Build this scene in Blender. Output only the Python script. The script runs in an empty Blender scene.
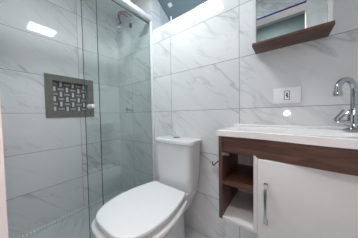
import bpy, bmesh, math, random
from mathutils import Vector, Matrix

random.seed(4)
S = bpy.context.scene
C = S.collection
PI = math.pi

# ------------------------------------------------------------------ camera
cam_d = bpy.data.cameras.new('camera')
cam_d.sensor_fit = 'HORIZONTAL'
cam_d.sensor_width = 36.0
cam_d.lens = 140.517 / 358.0 * 36.0
cam_d.clip_start = 0.004
cam = bpy.data.objects.new('camera', cam_d)
C.objects.link(cam)
R_ = Vector((0.79997, 0.59980, -0.01700))
U_ = Vector((-0.00581, 0.03607, 0.99933))
F_ = Vector((-0.60001, 0.79934, -0.03234))
mw = Matrix((R_, U_, -F_)).transposed().to_4x4()
mw.translation = Vector((1.7302, -1.0085, 0.9872))
cam.matrix_world = mw
S.camera = cam

# ------------------------------------------------------------------ world, lights, exposure
S.view_settings.view_transform = 'Standard'
S.view_settings.look = 'None'
S.view_settings.gamma = 1.0
S.view_settings.use_curve_mapping = False
S.view_settings.exposure = 0.5
W = bpy.data.worlds.new('world')
S.world = W
W.use_nodes = True
W.node_tree.nodes['Background'].inputs[0].default_value = (0.55, 0.72, 0.85, 1)
W.node_tree.nodes['Background'].inputs[1].default_value = 1.1
LAMP_STRENGTH = 36.0


def light(name, kind, loc, energy, color, **kw):
    d = bpy.data.lights.new(name, kind)
    d.energy = energy
    d.color = color
    for k, v in kw.items():
        setattr(d, k, v)
    o = bpy.data.objects.new(name, d)
    o.location = loc
    C.objects.link(o)
    return o


# warm ceiling lamp of the hall behind the doorway, and the small lamp of the phone taking the picture
light('hall_lamp', 'AREA', (1.60, -1.30, 2.28), 8.0, (1.0, 0.84, 0.79), shape='DISK', size=0.25)
light('phone_lamp', 'POINT', (1.752, -1.035, 0.982), 2.0, (1.0, 0.76, 0.72), shadow_soft_size=0.032)

# ------------------------------------------------------------------ materials


def newmat(name):
    m = bpy.data.materials.new(name)
    m.use_nodes = True
    nt = m.node_tree
    return m, nt, nt.nodes['Principled BSDF']


def setp(b, **kw):
    for k, v in kw.items():
        b.inputs[k.replace('_', ' ')].default_value = v


def simple(name, col, rough=0.5, metal=0.0, spec=0.5, var=0.04, scale=30.0, coat=0.0):
    m, nt, b = newmat(name)
    setp(b, Roughness=rough, Metallic=metal)
    b.inputs['Specular IOR Level'].default_value = spec
    b.inputs['Coat Weight'].default_value = coat
    tc = nt.nodes.new('ShaderNodeTexCoord')
    nz = nt.nodes.new('ShaderNodeTexNoise')
    nz.inputs['Scale'].default_value = scale
    nz.inputs['Detail'].default_value = 4
    nt.links.new(tc.outputs['Object'], nz.inputs['Vector'])
    rp = nt.nodes.new('ShaderNodeValToRGB')
    rp.color_ramp.elements[0].position = 0.3
    rp.color_ramp.elements[1].position = 0.7
    rp.color_ramp.elements[0].color = [max(0, c * (1 - var)) for c in col] + [1]
    rp.color_ramp.elements[1].color = [min(1, c * (1 + var)) for c in col] + [1]
    nt.links.new(nz.outputs['Fac'], rp.inputs['Fac'])
    nt.links.new(rp.outputs['Color'], b.inputs['Base Color'])
    return m


def math_node(nt, op, a, b=None, c=None):
    n = nt.nodes.new('ShaderNodeMath')
    n.operation = op
    for i, v in enumerate((a, b, c)):
        if v is None:
            continue
        if isinstance(v, (int, float)):
            n.inputs[i].default_value = v
        else:
            nt.links.new(v, n.inputs[i])
    return n.outputs[0]


TW, TH = 0.5967, 0.34


def tile_mat(name, ua, va, u0, v0=0.0, tw=TW, th=TH, base=(0.81, 0.822, 0.835), dark=(0.70, 0.715, 0.73),
             vein=(0.40, 0.425, 0.445), grout=(0.10, 0.105, 0.11), rough=0.05, seed=0.0, flip=1.0):
    """Polished marble-look tile: u = position[ua], v = position[va]; joints every tw / th."""
    m, nt, b = newmat(name)
    L = nt.links
    g = nt.nodes.new('ShaderNodeNewGeometry')
    sx = nt.nodes.new('ShaderNodeSeparateXYZ')
    L.new(g.outputs['Position'], sx.inputs[0])
    u = math_node(nt, 'SUBTRACT', sx.outputs[ua], u0)
    v = math_node(nt, 'SUBTRACT', sx.outputs[va], v0)
    un = math_node(nt, 'DIVIDE', u, tw)
    vn = math_node(nt, 'DIVIDE', v, th)
    # distance to the nearest joint
    du = math_node(nt, 'MULTIPLY', math_node(nt, 'PINGPONG', un, 0.5), tw)
    dv = math_node(nt, 'MULTIPLY', math_node(nt, 'PINGPONG', vn, 0.5), th)
    d = math_node(nt, 'MINIMUM', du, dv)
    joint = math_node(nt, 'LESS_THAN', d, 0.0017)
    # one random offset for each tile
    cx = nt.nodes.new('ShaderNodeCombineXYZ')
    L.new(math_node(nt, 'FLOOR', un), cx.inputs[0])
    L.new(math_node(nt, 'FLOOR', vn), cx.inputs[1])
    cx.inputs[2].default_value = seed
    wn = nt.nodes.new('ShaderNodeTexWhiteNoise')
    L.new(cx.outputs[0], wn.inputs['Vector'])
    # diagonal vein coordinates: along the "\" direction stretched
    uf = math_node(nt, 'MULTIPLY', u, flip)
    p1 = math_node(nt, 'MULTIPLY', math_node(nt, 'ADD', math_node(nt, 'MULTIPLY', uf, 0.62), math_node(nt, 'MULTIPLY', v, 0.78)), 2.6)
    p2 = math_node(nt, 'MULTIPLY', math_node(nt, 'SUBTRACT', math_node(nt, 'MULTIPLY', uf, 0.78), math_node(nt, 'MULTIPLY', v, 0.62)), 0.6)
    cv = nt.nodes.new('ShaderNodeCombineXYZ')
    L.new(p1, cv.inputs[0])
    L.new(p2, cv.inputs[1])
    vm = nt.nodes.new('ShaderNodeVectorMath')
    vm.operation = 'MULTIPLY_ADD'
    L.new(wn.outputs['Color'], vm.inputs[0])
    vm.inputs[1].default_value = (17, 23, 9)
    L.new(cv.outputs[0], vm.inputs[2])

    def noise(scale, detail, dist, rough_=0.55):
        n = nt.nodes.new('ShaderNodeTexNoise')
        n.inputs['Scale'].default_value = scale
        n.inputs['Detail'].default_value = detail
        n.inputs['Distortion'].default_value = dist
        n.inputs['Roughness'].default_value = rough_
        L.new(vm.outputs[0], n.inputs['Vector'])
        return n.outputs['Fac']
    cloud = noise(1.3, 4, 0.4)
    n1 = noise(1.05, 4, 0.22, 0.55)
    n2 = noise(2.1, 4, 0.25, 0.55)

    def ridge(n, w):
        a = math_node(nt, 'ABSOLUTE', math_node(nt, 'SUBTRACT', n, 0.5))
        s = math_node(nt, 'DIVIDE', a, w)
        s = math_node(nt, 'SUBTRACT', 1.0, math_node(nt, 'MINIMUM', s, 1.0))
        return math_node(nt, 'POWER', s, 1.6)
    mask = math_node(nt, 'MULTIPLY', math_node(nt, 'MAXIMUM', math_node(nt, 'SUBTRACT', cloud, 0.33), 0.0), 3.4)
    mask = math_node(nt, 'MINIMUM', mask, 1.0)
    v1 = math_node(nt, 'MULTIPLY', ridge(n1, 0.022), mask)
    v2 = math_node(nt, 'MULTIPLY', math_node(nt, 'MULTIPLY', ridge(n2, 0.018), mask), 0.55)
    vv = math_node(nt, 'MINIMUM', math_node(nt, 'ADD', v1, v2), 1.0)
    c1 = nt.nodes.new('ShaderNodeValToRGB')
    c1.color_ramp.elements[0].position = 0.46
    c1.color_ramp.elements[1].position = 0.82
    c1.color_ramp.elements[0].color = (*base, 1)
    c1.color_ramp.elements[1].color = (*dark, 1)
    L.new(cloud, c1.inputs['Fac'])

    def mix(f, a, bcol):
        x = nt.nodes.new('ShaderNodeMix')
        x.data_type = 'RGBA'
        L.new(f, x.inputs[0])
        L.new(a, x.inputs[6])
        x.inputs[7].default_value = (*bcol, 1)
        return x.outputs[2]
    col = mix(math_node(nt, 'MULTIPLY', vv, 0.62), c1.outputs['Color'], vein)
    col = mix(math_node(nt, 'MULTIPLY', joint, 0.75), col, grout)
    L.new(col, b.inputs['Base Color'])
    L.new(math_node(nt, 'ADD', rough, math_node(nt, 'MULTIPLY', joint, 0.4)), b.inputs['Roughness'])
    return m


M = {}
M['tile_back'] = tile_mat('marble_tile_back', 0, 2, 0.2924, seed=1.0)
M['tile_left'] = tile_mat('marble_tile_left', 1, 2, -0.4430, seed=5.3)
M['tile_right'] = tile_mat('marble_tile_right', 1, 2, -0.40, seed=9.1)
M['tile_front'] = tile_mat('marble_tile_front', 0, 2, 0.29, seed=12.7)
M['floor'] = tile_mat('floor_tile', 0, 1, 0.03, 0.10, 0.6, 1.2, base=(0.70, 0.74, 0.76), dark=(0.63, 0.67, 0.69),
                      vein=(0.52, 0.55, 0.57), rough=0.16, seed=3.3)
M['ceiling'] = simple('ceiling_paint', (0.86, 0.87, 0.87), 0.8, spec=0.2)
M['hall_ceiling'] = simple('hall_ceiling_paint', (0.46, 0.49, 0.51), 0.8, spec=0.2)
M['hall_wall'] = simple('hall_paint', (0.13, 0.19, 0.20), 0.7, spec=0.2)
M['white_frame'] = simple('white_door_frame', (0.90, 0.88, 0.875), 0.4)
M['ceramic'] = simple('white_ceramic', (0.80, 0.81, 0.82), 0.09, var=0.01, coat=0.3)
M['lid'] = simple('white_lid_plastic', (0.87, 0.90, 0.925), 0.16, var=0.01)
M['seat'] = simple('seat_plastic', (0.70, 0.71, 0.72), 0.25, var=0.01)
M['basin'] = simple('white_cast_marble', (0.92, 0.91, 0.915), 0.10, var=0.01, coat=0.3)
M['lacquer'] = simple('white_lacquer', (0.79, 0.79, 0.795), 0.22, var=0.01)
M['white'] = simple('white_plastic', (0.92, 0.92, 0.95), 0.3, var=0.01)
M['alu'] = simple('white_aluminium', (0.82, 0.85, 0.87), 0.28, var=0.02)
M['chrome'] = simple('chrome', (0.46, 0.485, 0.51), 0.06, metal=1.0, var=0.02)
M['chrome_bright'] = simple('bright_chrome', (0.80, 0.82, 0.84), 0.12, metal=1.0, var=0.02)
M['steel'] = simple('brushed_steel', (0.42, 0.44, 0.46), 0.28, metal=1.0, var=0.08)
M['taupe'] = simple('taupe_stone', (0.19, 0.18, 0.164), 0.35, var=0.10, scale=60)
M['mos_dark'] = simple('mosaic_brown', (0.15, 0.143, 0.135), 0.25, var=0.15, scale=40)
M['mos_mid'] = simple('mosaic_grey', (0.42, 0.43, 0.43), 0.2, var=0.15, scale=40)
M['mos_light'] = simple('mosaic_white', (0.70, 0.74, 0.75), 0.15, var=0.10, scale=40)
M['mos_grout'] = simple('mosaic_grout', (0.20, 0.195, 0.19), 0.7)
M['red'] = simple('red_insulation', (0.34, 0.04, 0.05), 0.4)
M['black'] = simple('dark_plastic', (0.03, 0.03, 0.033), 0.4)
M['grey_plastic'] = simple('grey_plastic', (0.10, 0.12, 0.14), 0.4)
M['blue'] = simple('blue_tape', (0.01, 0.015, 0.24), 0.5)
M['drain_white'] = simple('drain_white', (0.90, 0.93, 0.94), 0.3)
M['outdoor'] = simple('outdoor_plaster', (0.62, 0.64, 0.66), 0.8)

# mirror
m, nt, b = newmat('mirror_glass')
setp(b, Metallic=1.0, Roughness=0.0)
b.inputs['Base Color'].default_value = (0.86, 0.92, 0.92, 1)
M['mirror'] = m

# frosted pane of the window
m, nt, b = newmat('frosted_glass')
b.inputs['Base Color'].default_value = (0.27, 0.34, 0.36, 1)
b.inputs['Roughness'].default_value = 0.32
b.inputs['Transmission Weight'].default_value = 0.25
b.inputs['IOR'].default_value = 1.45
M['frosted'] = m

# wood


def wood_mat(name, ax):
    m, nt, b = newmat(name)
    L = nt.links
    tc = nt.nodes.new('ShaderNodeTexCoord')
    mp = nt.nodes.new('ShaderNodeMapping')
    sc = [38.0, 38.0, 38.0]
    sc[ax] = 2.2
    mp.inputs['Scale'].default_value = sc
    L.new(tc.outputs['Object'], mp.inputs[0])
    nz = nt.nodes.new('ShaderNodeTexNoise')
    nz.inputs['Scale'].default_value = 1.0
    nz.inputs['Detail'].default_value = 6
    nz.inputs['Distortion'].default_value = 0.9
    L.new(mp.outputs[0], nz.inputs['Vector'])
    rp = nt.nodes.new('ShaderNodeValToRGB')
    e = rp.color_ramp.elements
    e[0].position, e[0].color = 0.28, (0.050, 0.022, 0.016, 1)
    e[1].position, e[1].color = 0.75, (0.175, 0.086, 0.062, 1)
    x = e.new(0.52)
    x.color = (0.106, 0.050, 0.036, 1)
    L.new(nz.outputs['Fac'], rp.inputs['Fac'])
    L.new(rp.outputs['Color'], b.inputs['Base Color'])
    b.inputs['Roughness'].default_value = 0.42
    return m


M['wood_x'] = wood_mat('walnut_horizontal', 0)
M['wood_y'] = wood_mat('walnut_deep', 1)
M['wood_z'] = wood_mat('walnut_upright', 2)

# clear greenish safety glass (thin sheet: straight-through light plus fresnel reflection)
m = bpy.data.materials.new('shower_glass')
m.use_nodes = True
nt = m.node_tree
nt.nodes.clear()
out = nt.nodes.new('ShaderNodeOutputMaterial')
tr = nt.nodes.new('ShaderNodeBsdfTransparent')
tr.inputs[0].default_value = (0.955, 0.978, 0.972, 1)
gl = nt.nodes.new('ShaderNodeBsdfGlossy')
gl.inputs['Roughness'].default_value = 0.0
gl.inputs[0].default_value = (0.95, 1.0, 0.98, 1)
fr = nt.nodes.new('ShaderNodeFresnel')
fr.inputs[0].default_value = 1.5
mx = nt.nodes.new('ShaderNodeMixShader')
geo = nt.nodes.new('ShaderNodeNewGeometry')
bf = math_node(nt, 'SUBTRACT', 1.0, geo.outputs['Backfacing'])
nt.links.new(math_node(nt, 'MULTIPLY', math_node(nt, 'MULTIPLY', fr.outputs[0], bf), 1.8), mx.inputs[0])
nt.links.new(tr.outputs[0], mx.inputs[1])
nt.links.new(gl.outputs[0], mx.inputs[2])
nt.links.new(mx.outputs[0], out.inputs[0])
M['glass'] = m
M['glass_edge'] = simple('glass_edge', (0.03, 0.085, 0.08), 0.15)

# lamp diffuser
m, nt, b = newmat('lamp_diffuser')
b.inputs['Base Color'].default_value = (0.9, 0.9, 0.9, 1)
b.inputs['Emission Color'].default_value = (0.93, 0.985, 1.0, 1)
b.inputs['Emission Strength'].default_value = LAMP_STRENGTH
M['lamp'] = m

# ------------------------------------------------------------------ mesh helpers


def obj(name, bm, mats, parent=None, smooth=True, angle=35):
    bmesh.ops.recalc_face_normals(bm, faces=bm.faces[:])
    me = bpy.data.meshes.new(name)
    bm.to_mesh(me)
    bm.free()
    if not isinstance(mats, (list, tuple)):
        mats = [mats]
    for k in mats:
        me.materials.append(M[k])
    if smooth:
        me.polygons.foreach_set('use_smooth', [True] * len(me.polygons))
        me.set_sharp_from_angle(angle=math.radians(angle))
    o = bpy.data.objects.new(name, me)
    C.objects.link(o)
    if parent is not None:
        o.parent = parent
        o.location = -parent.location          # children are written in world coordinates
    return o


def thing(name, label, cat, loc=(0, 0, 0), group=None):
    o = bpy.data.objects.new(name, None)
    o.empty_display_size = 0.05
    o.location = loc
    C.objects.link(o)
    o['label'] = label
    o['category'] = cat
    if group:
        o['group'] = group
    return o


def tag(o, label, cat, group=None):
    o['label'] = label
    o['category'] = cat
    if group:
        o['group'] = group
    return o


def struct(name, bm, mats, parent=None, smooth=False):
    o = obj(name, bm, mats, parent, smooth)
    if parent is None:
        o['kind'] = 'structure'
    return o


def box(bm, x0, x1, y0, y1, z0, z1, mat=0, bev=0.0, seg=2):
    vs = [bm.verts.new((x, y, z)) for x in (x0, x1) for y in (y0, y1) for z in (z0, z1)]
    idx = [(0, 1, 3, 2), (4, 6, 7, 5), (0, 4, 5, 1), (2, 3, 7, 6), (0, 2, 6, 4), (1, 5, 7, 3)]
    fs = [bm.faces.new([vs[i] for i in f]) for f in idx]
    for f in fs:
        f.material_index = mat
    if bev > 0:
        ed = list({e for f in fs for e in f.edges})
        bmesh.ops.recalc_face_normals(bm, faces=fs)
        r = bmesh.ops.bevel(bm, geom=ed, offset=bev, segments=seg, profile=0.5, affect='EDGES')
        for f in r['faces']:
            f.material_index = mat
    return bm


def nb():
    return bmesh.new()


def loft(bm, rings, cap0=True, cap1=True, mat=0, closed=True):
    vr = [[bm.verts.new(p) for p in r] for r in rings]
    n = len(rings[0])
    for a, b_ in zip(vr[:-1], vr[1:]):
        for i in range(n if closed else n - 1):
            j = (i + 1) % n
            bm.faces.new((a[i], a[j], b_[j], b_[i])).material_index = mat
    if cap0:
        bm.faces.new(vr[0][::-1]).material_index = mat
    if cap1:
        bm.faces.new(vr[-1]).material_index = mat
    return bm


def tube(bm, pts, rad, n=12, mat=0):
    pts = [Vector(p) for p in pts]
    if not isinstance(rad, (list, tuple)):
        rad = [rad] * len(pts)
    rings = []
    t = (pts[1] - pts[0]).normalized()
    up = Vector((0, 0, 1)) if abs(t.z) < 0.9 else Vector((1, 0, 0))
    a = t.cross(up).normalized()
    for i, p in enumerate(pts):
        if i == 0:
            t = pts[1] - pts[0]
        elif i == len(pts) - 1:
            t = pts[-1] - pts[-2]
        else:
            t = (pts[i + 1] - pts[i]).normalized() + (pts[i] - pts[i - 1]).normalized()
        t.normalize()
        a = (a - t * a.dot(t)).normalized()
        b_ = t.cross(a)
        rings.append([p + (a * math.cos(2 * PI * k / n) + b_ * math.sin(2 * PI * k / n)) * rad[i] for k in range(n)])
    return loft(bm, rings, mat=mat)


def disc(bm, c, axis, prof, n=24, mat=0):
    """lathe: prof = [(radius, distance along axis)]"""
    c = Vector(c)
    ax = Vector(axis).normalized()
    up = Vector((0, 0, 1)) if abs(ax.z) < 0.9 else Vector((1, 0, 0))
    a = ax.cross(up).normalized()
    b_ = ax.cross(a)
    rings = [[c + ax * d + (a * math.cos(2 * PI * k / n) + b_ * math.sin(2 * PI * k / n)) * max(r, 1e-5) for k in range(n)]
             for r, d in prof]
    return loft(bm, rings, mat=mat)


def rrect(x0, x1, y0, y1, r, z, n=6):
    out_ = []
    for cx, cy, a0 in ((x1 - r, y1 - r, 0), (x0 + r, y1 - r, 90), (x0 + r, y0 + r, 180), (x1 - r, y0 + r, 270)):
        for k in range(n + 1):
            a = math.radians(a0 + 90 * k / n)
            out_.append((cx + r * math.cos(a), cy + r * math.sin(a), z))
    return out_


def interp(tab, t):
    for (a, va), (b_, vb) in zip(tab[:-1], tab[1:]):
        if t <= b_:
            k = (t - a) / (b_ - a)
            k = max(0, min(1, k))
            return va + (vb - va) * k
    return tab[-1][1]


def spline(tab, t):
    """Catmull-Rom through the table"""
    xs = [p[0] for p in tab]
    ys = [p[1] for p in tab]
    t = max(xs[0], min(xs[-1], t))
    i = 0
    while i < len(xs) - 2 and t > xs[i + 1]:
        i += 1
    h = xs[i + 1] - xs[i]
    k = (t - xs[i]) / h

    def sl(j):
        if j == 0:
            return (ys[1] - ys[0]) / (xs[1] - xs[0])
        if j == len(xs) - 1:
            return (ys[-1] - ys[-2]) / (xs[-1] - xs[-2])
        return (ys[j + 1] - ys[j - 1]) / (xs[j + 1] - xs[j - 1])
    m0, m1 = sl(i) * h, sl(i + 1) * h
    return ((2 * k ** 3 - 3 * k ** 2 + 1) * ys[i] + (k ** 3 - 2 * k ** 2 + k) * m0 +
            (-2 * k ** 3 + 3 * k ** 2) * ys[i + 1] + (k ** 3 - k ** 2) * m1)


# ------------------------------------------------------------------ the room
XR, YF, ZC = 2.08, -1.003, 2.235
HY, HZ = -1.74, 2.32
WX0, WX1, WZ0, WZ1 = 0.65, 1.32, 1.838, 2.215        # window above the toilet
NY0, NY1, NZ0, NZ1 = -0.660, -0.362, 1.038, 1.330    # hole of the niche
DX0, DX1, DZ = 1.25, 1.915, 2.045                    # doorway

bm = nb(); box(bm, -0.15, 2.9, HY - 0.12, 0.16, -0.12, 0.0); struct('floor', bm, 'floor')
bm = nb(); box(bm, -0.12, 2.2, YF - 0.10, 0.0, ZC, ZC + 0.1); struct('ceiling', bm, 'ceiling')

bm = nb()
box(bm, -0.12, 0.0, YF - 0.12, NY0, 0, ZC); box(bm, -0.12, 0.0, NY1, 0.12, 0, ZC)
box(bm, -0.12, 0.0, NY0, NY1, 0, NZ0); box(bm, -0.12, 0.0, NY0, NY1, NZ1, ZC)
struct('wall_left', bm, 'tile_left')
bm = nb()
box(bm, 0.0, WX0, 0.0, 0.12, 0, ZC); box(bm, WX1, XR + 0.12, 0.0, 0.12, 0, ZC)
box(bm, WX0, WX1, 0.0, 0.12, 0, WZ0); box(bm, WX0, WX1, 0.0, 0.12, WZ1, ZC + 0.1)
struct('wall_back', bm, 'tile_back')
bm = nb(); box(bm, XR, XR + 0.12, YF - 0.12, 0.0, 0, ZC); struct('wall_right', bm, 'tile_right')
bm = nb()
box(bm, 0.0, DX0, YF - 0.12, YF, 0, ZC); box(bm, DX1, XR, YF - 0.12, YF, 0, ZC)
box(bm, DX0, DX1, YF - 0.12, YF, DZ, ZC)
struct('wall_front', bm, 'tile_front')
# hall behind the doorway
bm = nb(); box(bm, 0.2, 2.9, HY - 0.1, HY, 0, HZ); struct('wall_hall', bm, 'hall_wall')
bm = nb(); box(bm, 0.1, 0.2, HY, YF - 0.12, 0, HZ); struct('wall_hall_left', bm, 'hall_wall')
bm = nb(); box(bm, 2.8, 2.9, HY, YF - 0.12, 0, HZ); struct('wall_hall_right', bm, 'hall_wall')
bm = nb(); box(bm, 0.2, 2.8, YF - 0.125, YF - 0.12, ZC, HZ + 0.1); box(bm, 2.2, 2.8, YF - 0.125, YF - 0.12, 0, ZC)
struct('wall_hall_front', bm, 'hall_wall')
bm = nb(); box(bm, 0.1, 2.9, HY - 0.1, YF - 0.10, HZ, HZ + 0.1); struct('ceiling_hall', bm, 'hall_ceiling')

# door frame
bm = nb()
box(bm, DX0 - 0.06, DX0 + 0.0, YF, YF + 0.0065, 0, DZ + 0.0, bev=0.002)
box(bm, DX0, DX0 + 0.022, YF - 0.125, YF + 0.0065, 0, DZ)
box(bm, DX1 - 0.022, DX1, YF - 0.125, YF + 0.0065, 0, DZ)
box(bm, DX1, XR - 0.004, YF, YF + 0.0065, 0, DZ, bev=0.002)
struct('trim_1', bm, 'white_frame')
bm = nb(); box(bm, DX0 + 0.022, DX1 - 0.022, YF - 0.125, YF + 0.004, DZ - 0.012, DZ); struct('trim_2', bm, 'white_frame')
bm = nb(); box(bm, DX0 + 0.02, DX1 - 0.02, YF + 0.004, YF + 0.0055, DZ - 0.012, DZ + 0.004)
tag(obj('painters_tape', bm, 'blue', smooth=False), 'dark blue tape strip along the top of the doorway, seen in the mirror', 'tape')

# window above the toilet: recess, outer shaft and a pane swung open
win = bpy.data.objects.new('window_1', None); C.objects.link(win); win.location = (WX0, 0.12, WZ0); win['kind'] = 'structure'
bm = nb()
box(bm, WX0 - 0.12, WX0, 0.12, 0.52, WZ0 - 0.3, ZC + 0.2)
struct('reveal', bm, 'outdoor', win)
bm = nb()
# pane: top edge at the head of the opening, bottom edge pushed out
pt, pb = Vector((0, 0.062, 2.200)), Vector((0, 0.385, 2.005))
nrm = Vector((0, (pt - pb).z, -(pt - pb).y)).normalized() * 0.004
x0, x1 = WX0 + 0.022, WX1 - 0.02
loft(bm, [[(x, *(p + s).yz) for p, s in ((pt, nrm), (pb, nrm), (pb, -nrm), (pt, -nrm))] for x in (x0, x1)])
struct('pane', bm, 'frosted', win)
bm = nb()
for (xa, xb) in ((x0 - 0.006, x0), (x1, x1 + 0.006)):
    loft(bm, [[(x, *(p + s * 1.8).yz) for p, s in ((pt, nrm), (pb, nrm), (pb, -nrm), (pt, -nrm))] for x in (xa, xb)])
struct('pane_frame', bm, 'grey_plastic', win)
bm = nb()
q = pt.lerp(pb, 0.30)
dr = (pb - pt).normalized() * 0.018
loft(bm, [[(x, *(q + e + s).yz) for e, s in ((-dr, -nrm * 0.5), (dr, -nrm * 0.5), (dr, -nrm * 3.2), (-dr, -nrm * 3.2))] for x in (0.745, 0.785)])
struct('latch_plate', bm, 'white', win)
bm = nb(); box(bm, 0.888, 0.898, 0.008, 0.02, WZ0 - 0.001, WZ0 + 0.05, bev=0.002); struct('stay_pin', bm, 'white', win)

# ------------------------------------------------------------------ ceiling lamp
t = thing('ceiling_light', 'square white flush ceiling lamp, seen as bright reflections on the tiles', 'lamp', (1.035, -0.53, ZC))
LX0, LX1, LY0, LY1 = 0.913, 1.157, -0.668, -0.402
bm = nb()
for a in ((LX0 - 0.012, LX1 + 0.012, LY0 - 0.012, LY0), (LX0 - 0.012, LX1 + 0.012, LY1, LY1 + 0.012),
          (LX0 - 0.012, LX0, LY0, LY1), (LX1, LX1 + 0.012, LY0, LY1)):
    box(bm, *a, ZC - 0.016, ZC)
obj('frame', bm, 'white', t, smooth=False)
bm = nb(); box(bm, LX0, LX1, LY0, LY1, ZC - 0.012, ZC - 0.001); obj('diffuser', bm, 'lamp', t, smooth=False)

# ------------------------------------------------------------------ shower niche with mosaic
t = thing('shower_niche', 'taupe framed wall niche with brown and white basketweave mosaic', 'niche', (0.0, -0.52, NZ0))
OY0, OY1, OZ0, OZ1 = -0.714, -0.310, 0.976, 1.381
bm = nb()
for (y0, y1, z0, z1) in ((OY0, OY1, OZ0, NZ0), (OY0, OY1, NZ1, OZ1), (OY0, NY0, NZ0, NZ1), (NY1, OY1, NZ0, NZ1)):
    box(bm, 0.0, 0.007, y0, y1, z0, z1)
D = 0.055
e = 0.004
for (y0, y1, z0, z1) in ((NY0, NY1, NZ0, NZ0 + e), (NY0, NY1, NZ1 - e, NZ1), (NY0, NY0 + e, NZ0, NZ1), (NY1 - e, NY1, NZ0, NZ1)):
    box(bm, -D, 0.006, y0, y1, z0, z1)
obj('frame', bm, 'taupe', t, smooth=False)
bm = nb()
box(bm, -D - 0.004, -D, NY0, NY1, NZ0, NZ1, mat=3)
ny, nz = 6, 6
cw, ch = (NY1 - NY0) / ny, (NZ1 - NZ0) / nz
for i in range(ny):
    for j in range(nz):
        ya, za = NY0 + i * cw, NZ0 + j * ch
        for k in range(3):
            g_ = 0.0016
            cuts = (0.0, 0.29, 0.71, 1.0)
            a, b_ = cuts[k], cuts[k + 1]
            if (i + j) % 2 == 0:
                y0, y1, z0, z1 = ya + a * cw, ya + b_ * cw, za, za + ch
                mt = 2 if k == 1 else 0
            else:
                y0, y1, z0, z1 = ya, ya + cw, za + a * ch, za + b_ * ch
                mt = 1 if k == 1 else 0
            box(bm, -D, -D + 0.004, y0 + g_, y1 - g_, z0 + g_, z1 - g_, mat=mt)
obj('mosaic', bm, ['mos_dark', 'mos_mid', 'mos_light', 'mos_grout'], t, smooth=False)

# ------------------------------------------------------------------ linear drain along the left wall
t = thing('linear_drain', 'narrow white slotted drain strip at the foot of the shower wall', 'drain', (0.035, -0.5, 0.0))
bm = nb(); box(bm, 0.004, 0.040, YF + 0.01, -0.03, 0.0, 0.003); obj('channel', bm, 'steel', t, smooth=False)
bm = nb()
box(bm, 0.002, 0.008, YF + 0.01, -0.03, 0.003, 0.008); box(bm, 0.034, 0.040, YF + 0.01, -0.03, 0.003, 0.008)
y = YF + 0.02
while y < -0.04:
    box(bm, 0.008, 0.034, y, y + 0.013, 0.003, 0.007)
    y += 0.022
obj('grate', bm, 'drain_white', t, smooth=False)

# ------------------------------------------------------------------ shower enclosure
t = thing('shower_enclosure', 'sliding glass shower screen with white top rail and wall post', 'shower screen', (0.64, -0.5, 0.0))
bm = nb()
box(bm, 0.600, 0.664, YF, -0.0, 1.930, 1.968, bev=0.002)
obj('top_rail', bm, 'alu', t)
bm = nb(); box(bm, 0.599, 0.605, YF, -0.002, 1.923, 1.930); obj('rail_gap_shade', bm, 'grey_plastic', t, smooth=False)['label'] = 'dark strip standing in for the shaded gap under the rail'  # dark strip added as the shadow line of the gap below the rail
bm = nb(); box(bm, 0.634, 0.660, -0.020, 0.0, 0.012, 1.930, bev=0.002); obj('wall_post', bm, 'alu', t)
bm = nb(); box(bm, 0.612, 0.664, YF, -0.0, 0.0, 0.012); obj('floor_track', bm, 'alu', t, smooth=False)


def pane(name, x, y0, y1, z0, z1):
    bm = nb()
    box(bm, x - 0.004, x + 0.004, y0 + 0.0025, y1, z0, z1)
    o = obj(name, bm, 'glass', t, smooth=False)
    bm = nb()
    box(bm, x - 0.004, x + 0.004, y0, y0 + 0.002, z0, z1)
    obj('glass_edge', bm, 'glass_edge', o, smooth=False).location = (0, 0, 0)
    return o


fixed = pane('fixed_panel', 0.620, -0.519, -0.002, 0.012, 1.930)
slide = pane('sliding_panel', 0.646, -0.626, -0.030, 0.016, 1.928)
bm = nb()
disc(bm, (0.650, -0.588, 1.055), (1, 0, 0), [(0.0, 0), (0.008, 0), (0.008, 0.006), (0.013, 0.012), (0.014, 0.028), (0.010, 0.033), (0, 0.033)])
disc(bm, (0.642, -0.588, 1.055), (-1, 0, 0), [(0.0, 0), (0.010, 0), (0.010, 0.006), (0.016, 0.012), (0.016, 0.024), (0.012, 0.028), (0, 0.028)])
obj('knob', bm, 'alu', slide).location = (0, 0, 0)
slide['label'] = 'clear greenish sliding glass panel with pale metal knob'

# ------------------------------------------------------------------ shower fittings on the back wall
t = thing('shower_valve', 'chrome tap valve with lever handle on the shower back wall', 'valve', (0.284, 0.0, 1.05))
bm = nb()
disc(bm, (0.284, 0, 1.050), (0, -1, 0), [(0.0, 0), (0.026, 0), (0.025, 0.006), (0.014, 0.022), (0.012, 0.045), (0, 0.045)])
obj('flange', bm, 'chrome_bright', t)
bm = nb()
tube(bm, [(0.284, -0.045, 1.050), (0.284, -0.075, 1.050)], 0.010)
tube(bm, [(0.254, -0.072, 1.058), (0.284, -0.075, 1.052), (0.312, -0.078, 1.046)], [0.007, 0.009, 0.007])
tube(bm, [(0.280, -0.074, 1.020), (0.284, -0.075, 1.052), (0.288, -0.076, 1.080)], [0.006, 0.009, 0.006])
obj('handle', bm, 'chrome', t)

t = thing('shower_outlet', 'round chrome shower outlet high in the shower corner', 'shower outlet', (0.10, 0.0, 2.04))
bm = nb()
disc(bm, (0.105, 0, 2.045), (0, -1, 0), [(0, 0), (0.026, 0), (0.024, 0.006), (0.010, 0.012), (0, 0.012)])
obj('flange', bm, 'chrome_bright', t)
bm = nb()
tube(bm, [(0.105, -0.01, 2.045), (0.110, -0.035, 2.045), (0.130, -0.055, 2.030), (0.155, -0.065, 2.008)], [0.012, 0.012, 0.015, 0.018])
disc(bm, (0.155, -0.065, 2.008), (0.6, -0.4, -0.7), [(0, -0.004), (0.018, -0.004), (0.034, 0.008), (0.034, 0.022), (0.026, 0.026), (0, 0.026)])
obj('nozzle', bm, 'chrome_bright', t)

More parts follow.
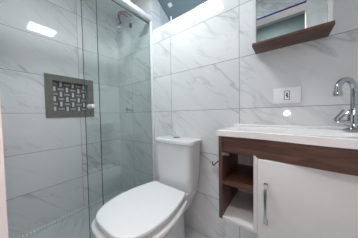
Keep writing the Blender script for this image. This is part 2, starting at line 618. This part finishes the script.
t = thing('electric_wires', 'loose red shower wires hanging out of the tiled wall near the ceiling', 'wires', (0.10, 0.0, 2.17))
bm = nb()
tube(bm, [(0.085, 0.0, 2.145), (0.10, -0.03, 2.165), (0.125, -0.055, 2.195), (0.165, -0.06, 2.205), (0.22, -0.06, 2.190), (0.30, -0.06, 2.140), (0.39, -0.055, 2.068)], 0.006, 8)
obj('wire', bm, 'red', t)
bm = nb()
tube(bm, [(0.095, 0.0, 2.135), (0.12, -0.035, 2.145), (0.16, -0.06, 2.17), (0.215, -0.065, 2.168), (0.275, -0.062, 2.125), (0.32, -0.06, 2.09)], 0.006, 8)
obj('wire', bm, 'red', t)
bm = nb()
tube(bm, [(0.09, 0.0, 2.14), (0.095, -0.03, 2.115), (0.105, -0.04, 2.09)], 0.005, 8)
obj('wire', bm, 'black', t)['label'] = 'dark wire end'
bm = nb(); box(bm, 0.286, 0.314, -0.016, 0.0, 2.005, 2.045, bev=0.002)
tag(obj('outlet_cap', bm, 'grey_plastic'), 'small dark square cap on shower wall right of the round chrome outlet', 'cap')

# ------------------------------------------------------------------ toilet
TX = 1.004
KX = 1.021
t = thing('toilet', 'white close coupled toilet with closed lid beside the glass shower', 'toilet', (TX, -0.35, 0.0))
HWT = [(-0.692, 0.0), (-0.690, 0.070), (-0.682, 0.110), (-0.664, 0.146), (-0.63, 0.176), (-0.58, 0.200), (-0.52, 0.212),
       (-0.44, 0.216), (-0.36, 0.207), (-0.29, 0.191), (-0.24, 0.176), (-0.205, 0.162)]


def dshape(z, off=0.0, back=-0.205, taper=1.0, shrinkback=0.0):
    half = []
    tab = HWT
    ys = [-0.692, -0.6905, -0.688, -0.682, -0.674, -0.660, -0.642, -0.62, -0.59, -0.55, -0.50, -0.45, -0.40, -0.35, -0.30, -0.26, -0.23, -0.205]
    for y_ in ys:
        w = interp(tab, y_)
        if y_ == -0.6905:
            w = 0.050
        if y_ == -0.688:
            w = 0.080
        # outward offset
        cy = -0.42
        ny_ = (y_ - cy) / 0.28
        w2 = max(0.0, w + (off if w > 0.001 else 0)) * taper
        y2 = y_ + (off * max(-1, ny_) if ny_ < 0 else 0)
        if y_ > -0.30:
            y2 = y2 + (back + 0.205) * (y_ + 0.30) / 0.095
        half.append((w2, y2))
    R2 = [(TX + w, y_, z) for w, y_ in half]
    L2 = [(TX - w, y_, z) for w, y_ in half[1:]][::-1]
    return R2 + L2


bm = nb()
loft(bm, [dshape(0.403, -0.006, -0.190), dshape(0.405, -0.001, -0.190), dshape(0.410, 0.0, -0.190), dshape(0.4205, 0.0, -0.190), dshape(0.4235, -0.002, -0.190), dshape(0.4250, -0.006, -0.191), dshape(0.4258, -0.014, -0.193), dshape(0.426, -0.03, -0.2)])
obj('lid', bm, 'lid', t, angle=50)
bm = nb()
loft(bm, [dshape(0.384, -0.008), dshape(0.386, -0.003), dshape(0.396, -0.002), dshape(0.399, -0.007)])
obj('seat', bm, 'seat', t, angle=50)


def ell(z, hw, y0, y1, pw=2.6, n=36):
    cy, hy = (y0 + y1) / 2, (y1 - y0) / 2
    out_ = []
    for k in range(n):
        a = 2 * PI * k / n
        c_, s_ = math.cos(a), math.sin(a)
        out_.append((TX + hw * math.copysign(abs(c_) ** (2 / pw), c_), cy + hy * math.copysign(abs(s_) ** (2 / pw), s_), z))
    return out_


bm = nb()
loft(bm, [dshape(0.10, -0.095, -0.13), dshape(0.17, -0.085, -0.14), dshape(0.25, -0.055, -0.16), dshape(0.31, -0.020, -0.18), dshape(0.340, 0.006, -0.2), dshape(0.355, 0.016, -0.2),
          dshape(0.367, 0.020, -0.2), dshape(0.376, 0.017, -0.2), dshape(0.380, 0.009, -0.2)])
# pedestal
loft(bm, [ell(0.0, 0.125, -0.56, -0.05), ell(0.02, 0.122, -0.555, -0.05), ell(0.12, 0.108, -0.53, -0.05), ell(0.24, 0.115, -0.55, -0.05), ell(0.33, 0.15, -0.60, -0.04)])
# rear deck under the tank
loft(bm, [rrect(TX - 0.115, TX + 0.115, -0.25, -0.03, 0.03, 0.24), rrect(TX - 0.155, TX + 0.155, -0.25, -0.02, 0.03, 0.34),
          rrect(TX - 0.168, TX + 0.168, -0.22, -0.018, 0.03, 0.375), rrect(TX - 0.168, TX + 0.168, -0.205, -0.018, 0.02, 0.402), rrect(TX - 0.163, TX + 0.163, -0.201, -0.022, 0.02, 0.406)])
obj('bowl', bm, 'ceramic', t, angle=50)
for s in (-1, 1):
    bm = nb()
    tube(bm, [(TX + s * 0.075, -0.206, 0.409), (TX + s * 0.075, -0.185, 0.409)], 0.009)
    obj('hinge', bm, 'chrome', t)
bm = nb()
loft(bm, [rrect(KX - 0.164, KX + 0.164, -0.162, -0.022, 0.035, 0.407), rrect(KX - 0.170, KX + 0.170, -0.168, -0.018, 0.040, 0.413), rrect(KX - 0.178, KX + 0.178, -0.174, -0.016, 0.040, 0.55),
          rrect(KX - 0.186, KX + 0.186, -0.179, -0.014, 0.040, 0.758)])
obj('tank', bm, 'ceramic', t, angle=50)
bm = nb()
a_ = (KX - 0.193, KX + 0.196, -0.187, -0.006)


def lidr(i, z, r=0.045):
    return rrect(a_[0] + i, a_[1] - i, a_[2] + i, a_[3] - i, r, z)


loft(bm, [lidr(0.006, 0.7595), lidr(0.001, 0.762), lidr(0, 0.766), lidr(0, 0.787), lidr(0.002, 0.7905), lidr(0.005, 0.7930), lidr(0.012, 0.7942), lidr(0.03, 0.7945, 0.02)])
obj('tank_lid', bm, 'ceramic', t, angle=50)
bm = nb()
disc(bm, (KX - 0.015, -0.085, 0.7943), (0, 0, 1), [(0, 0), (0.029, 0), (0.029, 0.003), (0.027, 0.004), (0, 0.004)])
obj('button_ring', bm, 'grey_plastic', t)['label'] = 'dark ring around the flush button'
bm = nb()
disc(bm, (KX - 0.015, -0.085, 0.7983), (0, 0, 1), [(0, 0), (0.020, 0), (0.020, 0.002), (0.018, 0.003), (0, 0.003)])
obj('flush_button', bm, 'chrome', t)['label'] = 'chrome flush button'

# ------------------------------------------------------------------ vanity cabinet
CX0, CX1 = 1.463, 2.055
CZ0, CZ1 = 0.452, 0.8750
FY = -0.322
FRONT = [(1.44, -0.318), (1.55, -0.318), (1.64, -0.323), (1.72, -0.336), (1.79, -0.352), (1.86, -0.361), (1.94, -0.364), (2.07, -0.362)]
t = thing('vanity_cabinet', 'wall hung white and walnut bathroom cabinet with open shelf niche', 'cabinet', (1.76, 0.0, CZ0))
bm = nb(); box(bm, CX0, CX0 + 0.018, FY, -0.002, CZ0, CZ1, bev=0.0008); obj('side_panel', bm, 'wood_z', t)
bm = nb(); box(bm, CX1 - 0.018, CX1, FY, -0.002, CZ0, CZ1, bev=0.0008); obj('side_panel', bm, 'wood_z', t)
bm = nb(); box(bm, CX0 + 0.018, CX1 - 0.018, -0.020, -0.002, CZ0, CZ1 - 0.03); obj('back_panel', bm, 'lacquer', t, smooth=False)
bm = nb(); box(bm, CX0 + 0.018, CX1 - 0.018, FY, -0.020, CZ0, CZ0 + 0.016, bev=0.0008); obj('bottom_panel', bm, 'lacquer', t)
bm = nb(); box(bm, 1.622, 1.638, FY, -0.020, CZ0 + 0.016, 0.80); obj('divider', bm, 'lacquer', t, smooth=False)
bm = nb(); box(bm, CX0 + 0.018, 1.622, FY + 0.004, -0.020, 0.632, 0.649, bev=0.0008); obj('shelf', bm, 'wood_x', t)
bm = nb()
N = 30
rings = []
for i in range(N + 1):
    x = CX0 + (CX1 - CX0) * i / N
    yf = spline(FRONT, x) + 0.004
    y2 = yf - 0.004 * min(1, max(0, (x - 1.5) / 0.1))
    rings.append([(x, yf, CZ1), (x, y2, 0.795), (x, y2 + 0.018, 0.795), (x, yf + 0.018, CZ1)])
loft(bm, rings)
obj('front_apron', bm, 'wood_x', t, angle=40)
bm = nb(); box(bm, 1.641, CX1 - 0.004, FY - 0.020, FY - 0.002, CZ0 - 0.002, 0.792, bev=0.0015)
door = obj('door', bm, 'lacquer', t)
door.name = 'door'
bm = nb()
rings = []
hz0, hz1 = 0.533, 0.699
for i in range(17):
    k = i / 16
    z = hz0 + (hz1 - hz0) * k
    o_ = 0.010 + 0.020 * math.sin(PI * k) ** 0.8
    hw = 0.0065 - 0.0022 * math.sin(PI * k)
    yb = FY - 0.020 - o_
    rings.append([(1.671 - hw, yb + 0.004, z), (1.671 + hw, yb + 0.004, z), (1.671 + hw, yb - 0.004, z), (1.671 - hw, yb - 0.004, z)])
loft(bm, rings)
for z0 in (hz0, hz1 - 0.013):
    box(bm, 1.671 - 0.0065, 1.671 + 0.0065, FY - 0.034, FY - 0.020, z0, z0 + 0.013)
h = obj('handle', bm, 'steel', door)
h.location = (0, 0, 0)
bm = nb(); box(bm, CX0 + 0.018, CX0 + 0.052, FY + 0.0, FY + 0.010, 0.782, 0.794, bev=0.001); obj('bracket', bm, 'steel', t)

# ------------------------------------------------------------------ washbasin top
t = thing('washbasin', 'white cast washbasin top with bowed front edge and rear upstand', 'washbasin', (1.76, 0.0, 0.873))
bm = nb()
BX0, BX1 = 1.449, 2.066
NX, NY_ = 72, 40


def bz(x, y):
    z = 0.905
    u_ = abs((x - 1.775) / 0.215)
    v_ = abs((y + 0.190) / 0.128)
    d_ = (u_ ** 2.6 + v_ ** 2.6) ** (1 / 2.6)
    k = max(0.0, min(1.0, (1.06 - d_) / 0.55))
    k = k * k * (3 - 2 * k)
    z -= 0.085 * k
    # slight tray fall around the rim
    return z


def gridpt(i, j):
    x = BX0 + (BX1 - BX0) * i / NX
    yf = spline(FRONT, x) - 0.004
    # rounded left corner
    y = yf + (0.0 - yf) * j / NY_
    return x, y


top = [[None] * (NY_ + 1) for _ in range(NX + 1)]
bot = [[None] * (NY_ + 1) for _ in range(NX + 1)]
for i in range(NX + 1):
    for j in range(NY_ + 1):
        x, y = gridpt(i, j)
        z = bz(x, y)
        zb = min(0.8755, z - 0.014)
        if i in (0, NX) or j == 0:
            z -= 0.003
        top[i][j] = bm.verts.new((x, y, z))
        bot[i][j] = bm.verts.new((x, y, zb))
for i in range(NX):
    for j in range(NY_):
        bm.faces.new((top[i][j], top[i + 1][j], top[i + 1][j + 1], top[i][j + 1]))
        bm.faces.new((bot[i][j], bot[i][j + 1], bot[i + 1][j + 1], bot[i + 1][j]))
for i in range(NX):
    bm.faces.new((top[i][0], bot[i][0], bot[i + 1][0], top[i + 1][0]))
    bm.faces.new((top[i][NY_], top[i + 1][NY_], bot[i + 1][NY_], bot[i][NY_]))
for j in range(NY_):
    bm.faces.new((top[0][j], top[0][j + 1], bot[0][j + 1], bot[0][j]))
    bm.faces.new((top[NX][j], bot[NX][j], bot[NX][j + 1], top[NX][j + 1]))
obj('basin_top', bm, 'basin', t, angle=50)
bm = nb(); box(bm, BX0 + 0.004, BX1, -0.028, 0.0, 0.902, 0.917, bev=0.004, seg=3); obj('upstand', bm, 'basin', t)
bm = nb(); disc(bm, (1.775, -0.19, 0.8215), (0, 0, 1), [(0, -0.004), (0.021, -0.004), (0.021, 0.002), (0.016, 0.003), (0.012, 0.001), (0, 0.001)]); obj('drain', bm, 'chrome', t)

# ------------------------------------------------------------------ faucet
FX, FYY = 1.966, -0.085
t = thing('faucet', 'tall chrome gooseneck tap with side lever on the washbasin', 'faucet', (FX, FYY, 0.9055))
bm = nb()
disc(bm, (FX, FYY, 0.9055), (0, 0, 1), [(0, 0), (0.031, 0), (0.031, 0.004), (0.024, 0.009), (0.019, 0.011), (0.0185, 0.065), (0.0165, 0.070), (0, 0.070)])
obj('base', bm, 'chrome', t)
dirv = Vector((-0.676, -0.737, 0))
rr = 0.0455
pts = [Vector((FX, FYY, 0.97)), Vector((FX, FYY, 1.02)), Vector((FX, FYY, 1.074))]
for k in range(1, 17):
    a = PI * k / 16
    pts.append(Vector((FX, FYY, 1.074)) + dirv * (rr - rr * math.cos(a)) + Vector((0, 0, rr * math.sin(a))))
pts.append(pts[-1] + Vector((0, 0, -0.016)))
bm = nb(); tube(bm, pts, 0.0112, 16); obj('spout', bm, 'chrome', t)
e_ = pts[-1]
bm = nb(); disc(bm, e_ + Vector((0, 0, 0.012)), (0, 0, -1), [(0, 0), (0.0135, 0), (0.0135, 0.016), (0.012, 0.019), (0, 0.019)]); obj('aerator', bm, 'chrome', t)
bm = nb()
tube(bm, [(FX - 0.012, FYY, 0.938), (FX - 0.038, FYY - 0.002, 0.940), (FX - 0.056, FYY - 0.001, 0.944)], [0.014, 0.012, 0.008])
tube(bm, [(FX - 0.030, FYY - 0.005, 0.942), (FX - 0.040, FYY - 0.006, 0.957), (FX - 0.012, FYY - 0.012, 0.996)], [0.006, 0.0055, 0.004], 10)
tube(bm, [(FX - 0.044, FYY + 0.006, 0.942), (FX - 0.056, FYY + 0.004, 0.952), (FX - 0.028, FYY + 0.002, 0.996)], [0.005, 0.0048, 0.004], 10)
obj('lever', bm, 'chrome', t)

# ------------------------------------------------------------------ mirror cabinet
t = thing('mirror_cabinet', 'white framed wall mirror with walnut shelf below it', 'mirror', (1.742, 0.0, 1.357))
MX0, MX1, MZ0, MZ1 = 1.585, 1.896, 1.375, 1.98
bm = nb(); box(bm, MX0, MX1, -0.082, -0.0, MZ0, MZ1); obj('body', bm, 'lacquer', t, smooth=False)
bm = nb(); box(bm, MX0 + 0.014, MX1 - 0.014, -0.086, -0.082, MZ0, MZ1 - 0.014); obj('mirror_glass', bm, 'mirror', t, smooth=False)
bm = nb()
box(bm, MX0, MX0 + 0.014, -0.102, -0.082, MZ0, MZ1); box(bm, MX1 - 0.014, MX1, -0.102, -0.082, MZ0, MZ1)
box(bm, MX0 + 0.014, MX1 - 0.014, -0.102, -0.082, MZ1 - 0.014, MZ1)
obj('frame', bm, 'lacquer', t, smooth=False)
bm = nb(); box(bm, MX0 - 0.002, MX1 + 0.004, -0.124, 0.0, 1.357, MZ0, bev=0.0012); obj('shelf', bm, 'wood_x', t)

# ------------------------------------------------------------------ wall outlet, hook
t = thing('wall_outlet', 'white rectangular wall plate with one small module above the washbasin', 'wall outlet', (1.740, 0.0, 1.083))
bm = nb(); box(bm, 1.679, 1.801, -0.009, 0.0, 1.040, 1.128, bev=0.002); obj('plate', bm, 'white', t)
bm = nb(); box(bm, 1.7275, 1.7535, -0.0098, -0.009, 1.058, 1.110); obj('module', bm, 'grey_plastic', t, smooth=False)
bm = nb(); box(bm, 1.7305, 1.7505, -0.0104, -0.0098, 1.061, 1.107); o = obj('socket_face', bm, 'white', t, smooth=False)
bm = nb()
for (x, z, r) in ((1.7405, 1.095, 0.0045), (1.7405, 1.085, 0.0055), (1.7435, 1.075, 0.0045)):
    disc(bm, (x, -0.0104, z), (0, -1, 0), [(0, 0), (r, 0), (r, 0.0008), (0, 0.0008)], 12)
obj('pin_hole', bm, 'black', t, smooth=False)

t = thing('towel_hook', 'small dark metal hook on the tiles between toilet tank and cabinet', 'hook', (1.31, 0.0, 0.62))
bm = nb()
disc(bm, (1.345, 0, 0.636), (0, -1, 0), [(0, 0), (0.013, 0), (0.012, 0.004), (0, 0.005)])
obj('rosette', bm, 'steel', t)
bm = nb()
tube(bm, [(1.345, -0.004, 0.636), (1.335, -0.022, 0.632), (1.318, -0.03, 0.612), (1.311, -0.033, 0.605), (1.305, -0.034, 0.611), (1.303, -0.034, 0.632)], 0.0042, 8)
obj('arm', bm, 'black', t)
